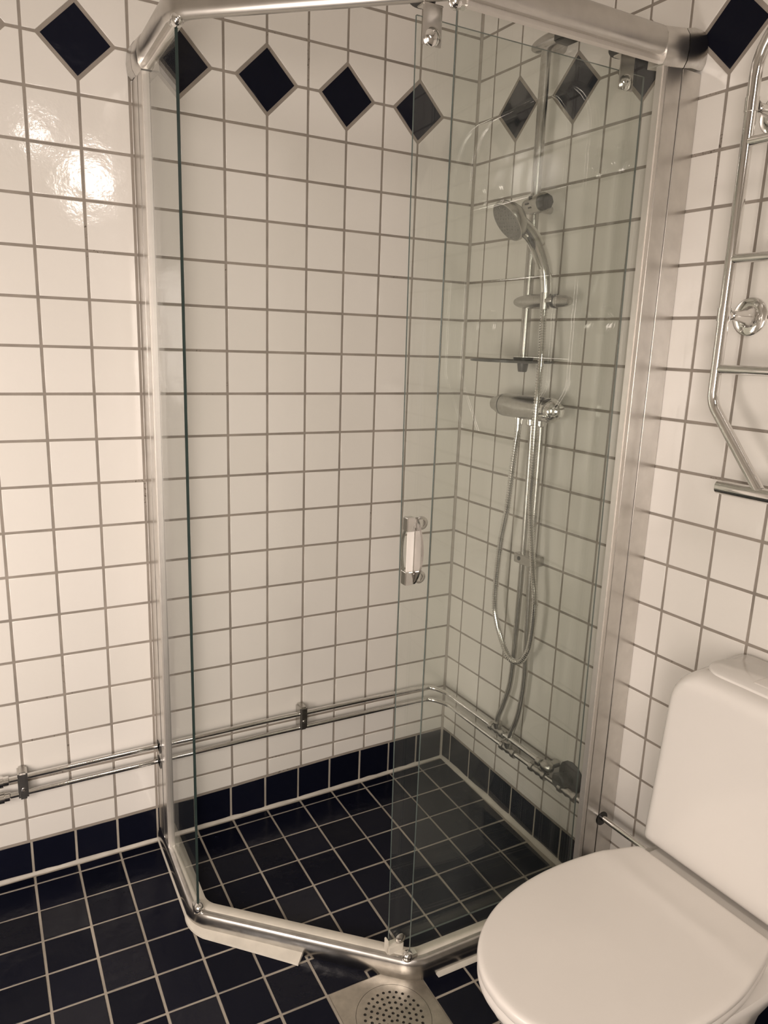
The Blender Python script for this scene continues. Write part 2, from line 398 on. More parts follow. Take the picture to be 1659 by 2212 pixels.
for i in range(len(FX) - 1):
    for j in range(len(FY) - 1):
        x0, x1, y1, y0 = FX[i], FX[i + 1], FY[j], FY[j + 1]
        if i in (13, 14) and j in (7, 8): continue
        if x0 < XMIN or y0 < YMIN: continue
        a, b, c, d = (V((x, y, fz(x, y))) for x, y in ((x0, y0), (x1, y0), (x0, y1), (x1, y1)))
        X = (b - a).normalized(); Yv = (c - a); Z = X.cross(Yv).normalized(); Yv = Z.cross(X)
        tile(floor, rect((b - a).length, (c - a).length), 'navy_tile', X, Yv, Z, a, 'tile', ffar, JF, 0.004)
o = ffar.build('outlying_tiles', 'navy_tile', floor); o['kind'] = 'stuff'

# skirting of navy tiles
def skirting(name, X, Z, org, lines, tab, base):
    mb = MB(); n = len(lines)
    top = [org + X * u + ZUP * interp(u, tab) + Z * 0.0004 for u in lines]; bot = [org + X * u + ZUP * (base(u) - 0.012) + Z * 0.0004 for u in lines]
    back = [p - Z * 0.001 for p in top]; bb = [p - Z * 0.001 for p in bot]
    mb.loft([[bot[i], top[i], back[i], bb[i]] for i in range(n)])
    b = structure(mb.build(name, 'floor_grout', None, smooth=0)); far = MB()
    for k in range(n - 1):
        u0, u1 = lines[k], lines[k + 1]; z0 = interp(u0, tab) - 0.098
        poly = [(0, 0), (u1 - u0, interp(u1, tab) - 0.098 - z0), (u1 - u0, interp(u1, tab) + 0.002 - z0), (0, interp(u0, tab) + 0.002 - z0)]
        tile(b, poly, 'navy_tile', X, ZUP, Z, org + X * u0 + ZUP * z0 + Z * 0.0018, 'tile', far, 0.0055, 0.004)
    if far.v:
        o = far.build('outlying_tiles', 'navy_tile', b); o['kind'] = 'stuff'
    return b
skl = [x for x in [-1.0750 + 0.0979 * i for i in range(-9, 11)] if x > XMIN] + [-0.004]
skr = [0.004] + [0.046 + 0.0965 * i for i in range(0, 24)]
skirting('baseboard_left', XL, ZL, V((0, 0, 0)), skl, SKL, lambda x: fz(x, 0))
skirting('baseboard_right', E_, N_, V((0, 0, 0)), skr, SKR, lambda s: fz(RW(s, 0, 0).x, RW(s, 0, 0).y))
# sealant beads
def bead(name, pts, out, r, mat):
    mb = MB(); rings = []
    for i, (p, o) in enumerate(zip(pts, out)):
        k = r * random.uniform(0.8, 1.2)
        rings.append([p + o * k * math.cos(t) * 1.0 + ZUP * k * math.sin(t) * 1.15 for t in [PI / 2 * q / 4 for q in range(5)]] + [p - ZUP * 0.004, p - o * 0.004 - ZUP * 0.004])
    mb.loft(rings); return structure(mb.build(name, mat))
bead('trim_1', [V((x, 0.0, fz(x, 0) - 0.001)) for x in [XMIN + 0.026 * i for i in range(76)]], [ZL] * 76, 0.0070, 'sealant')
bead('trim_2', [RW(s, 0.0, fz(RW(s, 0, 0).x, RW(s, 0, 0).y) - 0.001) for s in [0.003 + 0.03 * i for i in range(80)]], [N_] * 80, 0.0105, 'sealant')
mb = MB(); mb.loft([[V((-0.0048, 0.002, z)), V((-0.0045, -0.001, z)), V((-0.0016, -0.0042, z)), V((0.0016, -0.0052, z)), V((0.004, 0.002, z))] for z in (0.03, 1.2, HC)])
structure(mb.build('trim_3', 'corner_sealant'))

# ------------------------------------------------------------------ shower enclosure
ENC = thing('shower_enclosure', (-0.69, -0.51, 0.01), 'angled glass shower enclosure with chrome rails fixed to both tiled walls', 'shower')
HT = 1.800
OUT = [V((-0.875, -0.02, 0)), V((-0.877, -0.338, 0)), V((-0.507, -0.678, 0)), V((0.0, -0.688, 0))]
SHIFT = 0.0
path = fillet(OUT, [0.085, 0.085], 12)
def wall_profile(at, out, name, side_in, step, end, hw):
    """two nested aluminium channels with a pale flange in front; at(d, w): d out of the wall, w inwards from the outer face"""
    p = MB(); p.rbox(at(step / 2, 0.009, 0.92), out, side_in, ZUP, step / 2, 0.009, 0.885, 0.001)
    a = p.build(name, 'aluminium', ENC)
    m0, m1 = step + 0.001, end - 0.0125
    q = MB(); q.rbox(at((m0 + m1) / 2, 0.0092, 0.92), out, side_in, ZUP, (m1 - m0) / 2, 0.0084, 0.885, 0.001); q.build('inner_channel', 'aluminium', a)
    r = MB(); r.rbox(at(end - 0.006, hw, 0.925), out, side_in, ZUP, 0.006, hw, 0.878, 0.0020); r.build('front_flange', 'bright_aluminium', a)
    for d in (step + 0.0002, m1 + 0.0003):
        g = MB(); g.box(at(d, 0.0096, 0.92), out, side_in, ZUP, 0.0010, 0.0076, 0.88); g.build('gasket', 'dark', a)
    return a
pl_ = wall_profile(lambda d, w, z: V((-0.8745 + w, -d, z)), ZL, 'wall_profile', XL, 0.060, 0.1055, 0.0072)
pr_ = wall_profile(lambda d, w, z: RW(0.6845 - w, d, z), N_, 'wall_profile', -E_, 0.0508, 0.1045, 0.0085)
# dark notches where the pipes run through the profiles
g = MB()
for zc in (0.2985, 0.2565):
    g.lathe(V((-0.8752, -0.040, zc - 0.001)), V((-1, 0, 0)), [(0, 0.0135), (0.0006, 0.0135)], 16)
    g.box(V((-0.8752, -0.030, zc)), XL, ZL, ZUP, 0.0006, 0.012, 0.011)
g.build('pipe_notch', 'dark', pl_)
g = MB(); g.lathe(RW(0.685, 0.040, 0.246), E_, [(0, 0.0165), (0.0008, 0.0165)], 18); g.build('pipe_notch', 'dark', pr_)
# top rail
tp = [V((-0.880, -0.100, 0)), V((-0.882, -0.345, 0)), V((-0.510, -0.690, 0)), V((-0.085, -0.694, 0))]
tpath = fillet(tp, [0.075, 0.075], 12)
prof = [(-0.030, 0.010), (-0.016, 0.004), (-0.006, 0.004), (-0.001, 0.009), (0.000, 0.016), (0.0005, 0.022), (0.0005, 0.028), (0.000, 0.036), (-0.004, 0.048), (-0.012, 0.055), (-0.026, 0.058), (-0.036, 0.056), (-0.038, 0.012)]
mb = MB(); sweep(mb, tpath, [(a, b + HT + 0.010) for a, b in prof]); top_rail = mb.build('top_rail', 'satin_rail', ENC)
mb = MB()
lip = [(-0.014, -0.006), (-0.010, -0.008), (-0.006, -0.004), (-0.006, 0.006), (-0.016, 0.006)]
sweep(mb, [V((-0.873, -0.10, 0)), V((-0.874, -0.335, 0))], [(a, b + HT + 0.011) for a, b in lip]); mb.build('lower_lip', 'bright_aluminium', top_rail)
mb = MB(); sweep(mb, [V((-0.50, -0.680, 0)), V((-0.08, -0.688, 0))], [(a, b + HT + 0.011) for a, b in lip]); mb.build('lower_lip', 'bright_aluminium', top_rail)
def cap(at, out, side, name, dz):
    """two-piece curved end of the rail, with a seam between; at(d, w, z)"""
    c = MB(); R = []
    sec = [(-0.004, 0.000), (0.002, 0.010), (0.0045, 0.030), (0.002, 0.052), (-0.006, 0.064), (-0.020, 0.068), (-0.036, 0.066), (-0.040, 0.002)]
    for d, k, dz_ in ((0.108, 0.93, 0), (0.106, 1.0, 0.000), (0.070, 1.02, dz * 0.4), (0.0525, 1.03, dz * .6)):
        R.append([at(d, a * k, HT - 0.001 + 0.034 + (b - 0.034) * k + dz_) for a, b in sec])
    c.loft(R); o1 = c.build('rail_end_cap', 'aluminium', ENC)
    c = MB(); R = []
    for d, k, dz_ in ((0.0505, 1.03, dz * .6), (0.03, 1.05, dz), (0.010, 1.05, dz), (0.001, 1.0, dz)):
        R.append([at(d, a * k, HT - 0.001 + 0.034 + (b - 0.034) * k + dz_) for a, b in sec])
    c.loft(R); c.build('wall_cap', 'dull_chrome', o1)
cap(lambda d, w, z: V((-0.880 - w, -d, z)), ZL, XL, 'cap', 0.008)
cap(lambda d, w, z: RW(0.689 + w, d, z), N_, E_, 'cap', 0.012)
# bottom rail
bz = 0.0
bprof = [(-0.001, 0.003), (0.0015, 0.009), (0.0040, 0.0165), (0.0058, 0.026), (0.0058, 0.035), (0.0044, 0.0445), (0.0020, 0.0508), (-0.0015, 0.0545), (-0.0060, 0.0557), (-0.0105, 0.0555), (-0.012, 0.050), (-0.034, 0.050), (-0.034, 0.008)]
brpath = fillet([V((-0.875, -0.012, 0)), V((-0.877, -0.338, 0)), V((-0.507, -0.677, 0)), RW(0.686, 0.02, 0)], [0.085, 0.085], 12)
def railz(p): return -0.012 * max(0, min(1, (p.x + 0.8) / 0.5)) * 0.4
mb = MB(); sweep(mb, brpath, [(a, b + 0.004) for a, b in bprof], railz); bottom_rail = mb.build('bottom_rail', 'track_chrome', ENC)
mb = MB(); sweep(mb, brpath, [(-0.0112, 0.050), (-0.0112, 0.0605), (-0.014, 0.0618), (-0.030, 0.0590), (-0.038, 0.0560), (-0.038, 0.018), (-0.030, 0.018)], railz)
mb.build('rail_top_strip', 'pale_plastic', ENC)
def seal(a, b, w0, w1, pth, name):
    n = len(pth)
    def pr(i):
        f = i / (n - 1); wd = w0 + (w1 - w0) * f; zf = fz(pth[i].x, pth[i].y)
        return [(-0.004, zf + 0.011), (0.003, zf + 0.0105), (wd, zf + 0.0055), (wd + 0.001, zf + 0.001), (-0.004, zf)]
    m_ = MB(); sweep(m_, pth, pr); m_.build(name, 'pale_plastic', bottom_rail)
j1 = [i for i, p in enumerate(brpath) if p.x < -0.64][-1]
stp = [p for p in brpath[:14]] + [V((-0.8 + 0.016 * i, 0, 0)) for i in range(0)]
dg = (OUT[2] - OUT[1]).normalized()
last = brpath[13]
stp += [last + dg * t for t in (0.04, 0.08, 0.12, 0.16, 0.20, 0.222)]
seal(0, 0, 0.006, 0.030, stp, 'floor_seal')
seal(0, 0, 0.008, 0.008, [V((-0.452, -0.6785, 0)), V((-0.2, -0.682, 0)), V((0.0, -0.6865, 0))], 'floor_seal')
# glass panes
def pane(name, a, b, z0, z1, th, parent, lean=0.0, edge='glass_edge'):
    a, b = V(a), V(b); u = (b - a).normalized(); n = V((-u.y, u.x, 0)) * (th / 2); sh = u * lean
    A = [a - n, b - n, b + n, a + n]
    vs = [p + ZUP * z0 for p in A] + [p + sh + ZUP * z1 for p in A]
    m_ = MB()
    m_.add(vs, [(0, 1, 5, 4), (2, 3, 7, 6)], 0)
    m_.add(vs, [(1, 2, 6, 5), (3, 0, 4, 7), (0, 3, 2, 1), (4, 5, 6, 7)], 1)
    me = bpy.data.meshes.new(name); org = origin_of(parent)
    me.from_pydata([tuple(p - org) for p in m_.v], [], m_.f); me.materials.append(M['glass']); me.materials.append(M[edge])
    me.polygons.foreach_set('material_index', m_.mi); me.update()
    o_ = bpy.data.objects.new(name, me); COL.objects.link(o_); o_.parent = parent; ORG[o_.name] = org
    return o_
GY = -0.338
pane('fixed_pane', (-0.8635, -0.100, 0), (-0.8635, GY, 0), 0.058, 1.816, 0.0055, ENC)
PA, PB = V((-0.508, -0.6565, 0)), V((-0.075, -0.668, 0))
pane('fixed_pane', PA, PB, 0.055, 1.816, 0.0042, ENC, edge='thin_edge')
def clamp(p, up, dirv, name='glass_clamp'):
    c = MB(); c.ellipsoid(V(p) + ZUP * 0.002 * up, ZUP, V((dirv.y, -dirv.x, 0)), dirv, 0.0125, 0.0115, 0.0125, 8, 14)
    c.rbox(V(p) - dirv * 0.010 + ZUP * 0.006 * up, dirv, V((dirv.y, -dirv.x, 0)), ZUP, 0.010, 0.0095, 0.011, 0.002); c.build(name, 'chrome', ENC)
clamp((-0.8635, -0.341, 0.066), -1, V((0, -1, 0))); clamp((-0.8635, -0.344, 1.812), 1, V((0, -1, 0)))
clamp((-0.514, -0.659, 0.062), -1, V((-1, 0.02, 0))); clamp((-0.514, -0.662, 1.811), 1, V((-1, 0.02, 0)))
# sliding door hung behind the fixed pane
DU = V((1, -0.0195, 0)).normalized(); DN = V((DU.y, -DU.x, 0))          # DN: outwards
DA, DB = V((-0.5425, -0.627, 0)), V((-0.0535, -0.6365, 0))
door = pane('sliding_door', DA, DB, 0.072, 1.795, 0.0042, ENC, lean=-0.021, edge='thin_edge')
def roller(u, z, wheel):
    c = MB(); p = DA + DU * u + ZUP * z
    c.rbox(p + ZUP * 0.018 + DN * 0.0045, DU, DN, ZUP, 0.0175, 0.0012, 0.030, 0.001)
    c.rbox(p + ZUP * 0.046 - DN * 0.004, DU, DN, ZUP, 0.018, 0.011, 0.0015, 0.001)
    b_ = c.build('hanger_bracket', 'aluminium', door)
    c = MB(); c.lathe(p + DN * 0.006, DN, [(0, 0.0140), (0.003, 0.0140), (0.006, 0.011), (0.0072, 0.004), (0.0074, 0.0)], 24); c.build('hanger_screw', 'chrome', door)
    c = MB(); c.lathe(p + DU * wheel + ZUP * 0.052 - DN * 0.012, V((0.15, 0, 1)), [(0, 0.020), (0.003, 0.022), (0.008, 0.022), (0.011, 0.018)], 24); c.build('hanger_wheel', 'dark', door)
roller(0.006, 1.767, -0.012); roller(0.420, 1.775, -0.004)
c = MB(); c.rbox(DA + DU * 0.014 + ZUP * 0.062, DU, DN, ZUP, 0.019, 0.010, 0.013, 0.003); c.rbox(DA + DU * 0.0 - DU * 0.004 + ZUP * 0.075, DU, DN, ZUP, 0.002, 0.007, 0.014, 0.001); c.build('bottom_guide', 'pale_plastic', door)
c = MB(); c.lathe(DA + DU * 0.026 + ZUP * 0.082 + DN * 0.003, DN, [(0, 0.0115), (0.003, 0.0115), (0.0065, 0.007), (0.0075, 0.0)], 20); c.build('guide_screw', 'dull_chrome', door)
# door handle gripping the free edge of the door
HZ = 0.927; HP = DA + DU * 0.0 - DU * 0.0105 * 0
def hp(u, o, z): return DA + DU * u + DN * o + ZUP * (HZ + z)
for s in (1, -1):
    c = MB(); c.rbox(hp(0.0065, 0.000, 0.051 * s), DU, DN, ZUP, 0.0085, 0.009, 0.013, 0.0015); c.build('handle_block', 'chrome', door)
    c = MB(); c.rbox(hp(0.019, 0.004, 0.0515 * s), DU, DN, ZUP, 0.013, 0.0022, 0.0085, 0.001); c.build('handle_tab', 'chrome', door)
    c = MB(); c.lathe(hp(0.0305, 0.0026, 0.0515 * s), DN, [(0, 0.0125), (0.002, 0.0125), (0.003, 0.0105), (0.003, 0.0065), (0.0015, 0.006), (0.0015, 0)], 24); c.build('screw_boss', 'dull_chrome', door)
c = MB(); N = 16; R = []
for i in range(N + 1):
    t = -1 + 2 * i / N; z = 0.0635 * t; pr_o = 0.006 + 0.026 * math.cos(t * PI / 2) ** 0.8 if abs(t) < 1 else 0.006
    u0 = 0.0185; th = 0.0022
    R.append([hp(u0 - th, 0.004, z), hp(u0 + th, 0.004, z), hp(u0 + th, pr_o, z), hp(u0 - th, pr_o, z)])
c.loft(R); c.build('outer_grip', 'polished', door)
c = MB(); R = []
for i in range(N + 1):
    t = -1 + 2 * i / N; z = -0.002 + 0.047 * t; pr_o = 0.006 + 0.012 * math.cos(t * PI / 2)
    R.append([hp(0.0015, -pr_o, z), hp(0.0065, -pr_o, z), hp(0.0065, -pr_o - 0.0022, z), hp(0.0015, -pr_o - 0.0022, z)])
c.loft(R); c.build('inner_grip', 'chrome', door)
c = MB()
for z, hz in ((0.0, 0.030),): c.rbox(hp(0.0085, 0.0035, z), DU, DN, ZUP, 0.0075, 0.0012, hz + 0.012, 0.001)
c.build('grip_plate', 'toilet_plastic', door)

# ------------------------------------------------------------------ floor drain
dx, dy = (DR_X0 + DR_X1) / 2, (DR_Y0 + DR_Y1) / 2; dzv = fz(dx, dy)
drain = thing('floor_drain', (dx, dy, dzv), 'square stainless steel floor drain with round perforated grate below the shower corner', 'drain')
sx_ = (fz(DR_X1, dy) - fz(DR_X0, dy)) / (DR_X1 - DR_X0); sy_ = (fz(dx, DR_Y0) - fz(dx, DR_Y1)) / (DR_Y0 - DR_Y1)
def dpt(x, y, z=0): return V((dx + x, dy + y, dzv + sx_ * x + sy_ * y + z))
def curve_plate(name, outer, holes, z0, th, mat):
    cu = bpy.data.curves.new(name, 'CURVE'); cu.dimensions = '2D'; cu.fill_mode = 'BOTH'; cu.extrude = th / 2
    for loop in [outer] + holes:
        s = cu.splines.new('POLY'); s.points.add(len(loop) - 1); s.use_cyclic_u = True
        for pt, (x, y) in zip(s.points, loop): pt.co = (x, y, 0, 1)
    tmp = bpy.data.objects.new('tmp', cu); COL.objects.link(tmp)
    dg_ = bpy.context.evaluated_depsgraph_get(); me = bpy.data.meshes.new_from_object(tmp.evaluated_get(dg_), depsgraph=dg_)
    bpy.data.objects.remove(tmp); bpy.data.curves.remove(cu)
    for v in me.vertices:
        x, y, z = v.co; v.co = V((x, y, sx_ * x + sy_ * y + z + z0))
    me.materials.clear(); me.materials.append(M[mat]); me.name = name
    o_ = bpy.data.objects.new(name, me); COL.objects.link(o_); o_.parent = drain; ORG[o_.name] = V((dx, dy, dzv)); return o_
hw = (DR_X1 - DR_X0) / 2 - 0.003
circ = lambda cx, cy, r, n: [(cx + r * math.cos(2 * PI * k / n), cy + r * math.sin(2 * PI * k / n)) for k in range(n)]
gx, gy, gr = 0.0, -0.004, 0.0745
curve_plate('plate', [(-hw, -hw), (hw, -hw), (hw, hw), (-hw, hw)], [circ(gx, gy, gr + 0.0008, 64)], 0.0016, 0.0024, 'steel')
holes = []
for ring, (r, n) in enumerate(((0.009, 5), (0.021, 11), (0.033, 17), (0.045, 23), (0.057, 27))):
    holes += [circ(gx + r * math.cos(2 * PI * (k + 0.3 * ring) / n), gy + r * math.sin(2 * PI * (k + 0.3 * ring) / n), 0.0031, 10) for k in range(n)]
curve_plate('grate', circ(gx, gy, gr, 64), holes, 0.0017, 0.0024, 'steel')
c = MB(); c.lathe(dpt(gx, gy, -0.0006), V((-sx_, -sy_, 1)), [(0, 0.076), (0.0005, 0.076)], 32); c.build('drain_cup', 'dark', drain)
for x, y in ((-hw + 0.008, hw - 0.012),):
    c = MB(); c.lathe(dpt(x, y, 0.0015), ZUP, [(0, 0.0025), (0.001, 0.0022), (0.0014, 0)], 12); c.build('screw', 'steel', drain)

# ------------------------------------------------------------------ water pipes
WP = thing('water_pipes', (-0.5, -0.03, 0.27), 'pair of chrome water pipes running low round the tiled shower corner', 'pipe')
PR = 0.0068
up = [LW(-1.30, 0.026, 0.2935), LW(-0.60, 0.026, 0.2990), LW(-0.12, 0.026, 0.2945), LW(-0.075, 0.030, 0.291)] + [RW(0.075, 0.046, 0.286), RW(0.12, 0.042, 0.283), RW(0.30, 0.042, 0.282), RW(0.505, 0.042, 0.277)]
lw = [LW(-1.30, 0.026, 0.2535), LW(-0.60, 0.026, 0.2575), LW(-0.12, 0.026, 0.2540), LW(-0.075, 0.030, 0.252)] + [RW(0.075, 0.044, 0.250), RW(0.12, 0.040, 0.248), RW(0.30, 0.040, 0.246), RW(0.70, 0.040, 0.249), RW(0.95, 0.040, 0.249)]
def piped(pts, k):
    A = [V(p) for p in pts]; return A[:k] + smoothpath(A[k - 1:k + 3], 8)[1:-1] + A[k + 2:]
for pts, nm in ((up, 'upper_pipe'), (lw, 'lower_pipe')):
    c = MB(); c.tube(piped(pts, 3), PR, 14); c.build(nm, 'chrome', WP)
def fitting(ctr, axis, branch, nm='tee_fitting'):
    c = MB(); a = V(axis).normalized(); o_ = V(ctr)
    c.lathe(o_ - a * 0.030, a, [(0, 0.0085), (0.002, 0.0125), (0.012, 0.0125), (0.014, 0.0095), (0.022, 0.0095), (0.030, 0.0115), (0.038, 0.0095), (0.046, 0.0095), (0.048, 0.0125), (0.058, 0.0125), (0.060, 0.0085)], 6 if False else 14)
    if branch is not None: c.lathe(o_, branch, [(0, 0.0095), (0.012, 0.0095), (0.013, 0.0122), (0.025, 0.0122), (0.027, 0.008)], 14)
    return c.build(nm, 'dull_chrome', WP)
bA, bB = (ZUP + N_ * 0.1).normalized(), (ZUP + N_ * 0.1).normalized()
tA = RW(0.306, 0.042, 0.2818); tB = RW(0.353, 0.040, 0.2466)
fitting(tA, E_, bA); fitting(tB, E_, bB)
rA = smoothpath([tA + bA * 0.02, RW(0.3075, 0.044, 0.325), RW(0.318, 0.038, 0.365), RW(0.331, 0.032, 0.43), RW(0.334, 0.030, 0.53), RW(0.338, 0.030, 0.78), RW(0.335, 0.031, 1.10), RW(0.335, 0.034, 1.125)], 8)
rB = smoothpath([tB + bB * 0.02, RW(0.360, 0.040, 0.30), RW(0.374, 0.034, 0.36), RW(0.381, 0.030, 0.45), RW(0.378, 0.030, 0.55), RW(0.370, 0.030, 0.78), RW(0.3675, 0.031, 1.10), RW(0.3675, 0.034, 1.125)], 8)
for r in (rA, rB):
    c = MB(); c.tube(r, 0.0072, 14); c.build('riser_pipe', 'dull_chrome', WP)
c = MB(); ctr = RW(0.500, 0.042, 0.277)
c.ellipsoid(ctr, E_, N_, ZUP, 0.020, 0.016, 0.016, 10, 16); c.lathe(ctr - E_ * 0.034, E_, [(0, 0.009), (0.002, 0.0125), (0.014, 0.0125), (0.016, 0.010)], 14)
c.lathe(ctr, -N_, [(0, 0.010), (0.035, 0.010)], 14); c.build('elbow_fitting', 'dull_chrome', WP)
c = MB(); cv = RW(0.545, 0.020, 0.262)
c.lathe(cv - N_ * 0.019, N_, [(0, 0.040), (0.003, 0.040), (0.008, 0.030), (0.010, 0.016), (0.026, 0.016), (0.028, 0.020), (0.044, 0.022), (0.048, 0.018), (0.049, 0)], 14)
c.build('wall_valve', 'dark_grey', WP)
fitting(RW(0.470, 0.040, 0.2475), E_, None, 'coupling'); fitting(RW(0.575, 0.040, 0.248), E_, None, 'coupling')
def pipe_clip(p, X, Z, zc):
    c = MB(); c.rbox(p + Z * 0.0, X, Z, ZUP, 0.0105, 0.0195, zc, 0.004); b_ = c.build('pipe_clip', 'dull_chrome', WP)
    c = MB(); c.lathe(p + Z * 0.0195 - ZUP * zc * 0.25, Z, [(0, 0.0045), (0.0012, 0.0045), (0.0014, 0.0025), (0.0006, 0.0022), (0.0006, 0)], 12); c.build('screw', 'chrome', b_)
pipe_clip(LW(-1.181, 0.0195, 0.2775), XL, ZL, 0.034); pipe_clip(LW(-0.487, 0.0195, 0.2865), XL, ZL, 0.0335)
for z, d in ((0.2935, 0), (0.2535, 0)):
    p = LW(-1.2080, 0.026, z)
    c = MB(); c.lathe(p, -XL, [(0, 0.008), (0.002, 0.011), (0.012, 0.011), (0.013, 0.0135), (0.030, 0.0135), (0.032, 0.011), (0.05, 0.011)], 12); c.build('coupling', 'chrome', WP)
c = MB(); c.rbox(RW(0.352, 0.022, 0.776), E_, N_, ZUP, 0.034, 0.021, 0.0125, 0.002); b_ = c.build('riser_clip', 'dull_chrome', WP)
c = MB(); c.lathe(RW(0.338, 0.0432, 0.777), N_, [(0, 0.0055), (0.0012, 0.005), (0.0004, 0.003), (0.0004, 0)], 12); c.build('screw', 'dark_grey', b_)

# ------------------------------------------------------------------ thermostatic mixer
MX = thing('mixer_tap', RW(0.34, 0.06, 1.157), 'chrome thermostatic shower mixer bar on the tiled wall above two riser pipes', 'tap')
mc = lambda s, d=0.060, z=1.158: RW(s, d, z)
c = MB(); c.lathe(mc(0.262), E_, [(0, 0.0265), (0.003, 0.028), (0.06, 0.0285), (0.130, 0.0282), (0.150, 0.027)], 28); mbod = c.build('body', 'dull_chrome', MX)
c = MB(); c.lathe(mc(0.2605), -E_, [(0, 0.0270), (0.008, 0.0262), (0.020, 0.0225), (0.028, 0.019), (0.032, 0.018), (0.038, 0.0165), (0.040, 0.012), (0.040, 0)], 28); c.build('flow_knob', 'dull_chrome', MX)
c = MB(); c.lathe(mc(0.263), E_, [(0, 0.0278), (0.0012, 0.0278)], 28); c.build('knob_seam', 'dark_grey', MX)
c = MB(); c.ellipsoid(mc(0.424), E_, N_, ZUP, 0.030, 0.0285, 0.029, 14, 24); c.lathe(mc(0.445), E_, [(0, 0.017), (0.010, 0.016), (0.014, 0.012), (0.015, 0)], 20); c.build('temperature_knob', 'chrome', MX)
c = MB(); c.ellipsoid(mc(0.418, 0.084, 1.147), E_, N_, ZUP, 0.024, 0.012, 0.007, 10, 16); c.build('knob_lever', 'chrome', MX)
c = MB(); c.ellipsoid(mc(0.402, 0.070, 1.1835), E_, N_, ZUP, 0.008, 0.008, 0.004, 8, 12); c.build('stop_button', 'dark', MX)
for s, d, z in ((0.335, 0.036, 1.135), (0.3675, 0.036, 1.135)):
    c = MB(); c.lathe(RW(s, d, z + 0.01), -ZUP, [(0, 0.0105), (0.012, 0.0105), (0.013, 0.0118), (0.030, 0.0118), (0.032, 0.009)], 12); c.build('pipe_nut', 'chrome', MX)
    c = MB(); c.tube([RW(s, 0.034, z + 0.02), RW(s, 0.06, z + 0.02)], 0.012, 12); c.build('inlet', 'dull_chrome', MX)
c = MB(); c.lathe(RW(0.318, 0.060, 1.134), -ZUP, [(0, 0.011), (0.008, 0.011), (0.0085, 0.0095), (0.020, 0.0095), (0.021, 0.008), (0.034, 0.0078)], 14); c.build('hose_outlet', 'chrome', MX)

# ------------------------------------------------------------------ riser rail with holder and soap dish
SR = thing('shower_rail', RW(0.306, 0.05, 1.27), 'chrome vertical slide rail with hand shower holder and a dark soap dish at its foot', 'shower rail')
c = MB(); c.tube([RW(0.306, 0.050, 1.268), RW(0.306, 0.050, 1.962)], 0.0112, 18); c.build('rail', 'dull_chrome', SR)
c = MB(); c.ellipsoid(RW(0.328, 0.045, 1.957), E_, N_, ZUP, 0.072, 0.024, 0.0175, 12, 20, p=0.75); c.tube([RW(0.306, 0.0, 1.957), RW(0.306, 0.04, 1.957)], 0.014, 14); tb = c.build('top_bracket', 'dull_chrome', SR)
c = MB(); c.rbox(RW(0.372, 0.052, 1.948), E_, N_, ZUP, 0.022, 0.021, 0.0095, 0.004); c.build('bracket_insert', 'dark_grey', tb)
# upper slider with its black end
sd = (E_ + N_ * 0.18).normalized()
c = MB(); o_ = RW(0.287, 0.058, 1.6165)
c.lathe(o_, sd, [(0, 0.012), (0.006, 0.017), (0.022, 0.0185), (0.06, 0.0215), (0.074, 0.0215)], 18); us = c.build('wall_bracket_slider', 'dull_chrome', SR)
c = MB(); c.lathe(o_ + sd * 0.074, sd, [(0, 0.0175), (0.012, 0.0175), (0.015, 0.0155), (0.015, 0)], 8); c.build('end_cap', 'dark', us)
c = MB(); c.tube([RW(0.306, 0.0, 1.614), RW(0.306, 0.052, 1.614)], 0.009, 12); c.build('wall_stay', 'dull_chrome', SR)
for k in range(4):
    c = MB(); a_ = 0.55 + k * 0.5
    c.box(o_ + sd * (0.030 + 0.012 * (k % 2)) + (ZUP * math.cos(a_) + N_ * math.sin(a_)) * 0.0197, sd, N_, ZUP, 0.006, 0.002, 0.0018); c.build('vent_slot', 'dark', us)
# lower slider: holder of the hand shower
c = MB(); c.ellipsoid(RW(0.345, 0.058, 1.4035), E_, N_, ZUP, 0.072, 0.024, 0.0168, 14, 24, p=0.7); hd = c.build('shower_holder', 'dull_chrome', SR)
c = MB(); c.lathe(RW(0.402, 0.056, 1.4025), E_, [(0, 0.0155), (0.008, 0.0158), (0.010, 0.014)], 18); c.build('holder_slot', 'dark', hd)
c = MB(); c.lathe(RW(0.410, 0.056, 1.402), E_, [(0, 0.014), (0.03, 0.0125), (0.042, 0.009), (0.044, 0.0)], 18); c.build('clamp_knob', 'dull_chrome', hd)
c = MB(); c.lathe(RW(0.386, 0.068, 1.385), ZUP, [(0, 0.0110), (0.036, 0.0128)], 18); c.build('cone_socket', 'dull_chrome', hd)
# soap dish
c = MB(); oc = RW(0.297, 0.078, 1.2625)
c.lathe(oc, ZUP, [(0, 0.094), (0.001, 0.099), (0.0055, 0.100), (0.0055, 0.0965), (0.003, 0.094), (0.003, 0.0)], 40); dish = c.build('soap_dish', 'dark_grey', SR)
c = MB(); c.lathe(RW(0.306, 0.050, 1.2745), -ZUP, [(0, 0.024), (0.007, 0.024), (0.012, 0.018), (0.014, 0.0135), (0.030, 0.0115), (0.034, 0.010), (0.034, 0)], 20); c.build('dish_hub', 'dark', dish)

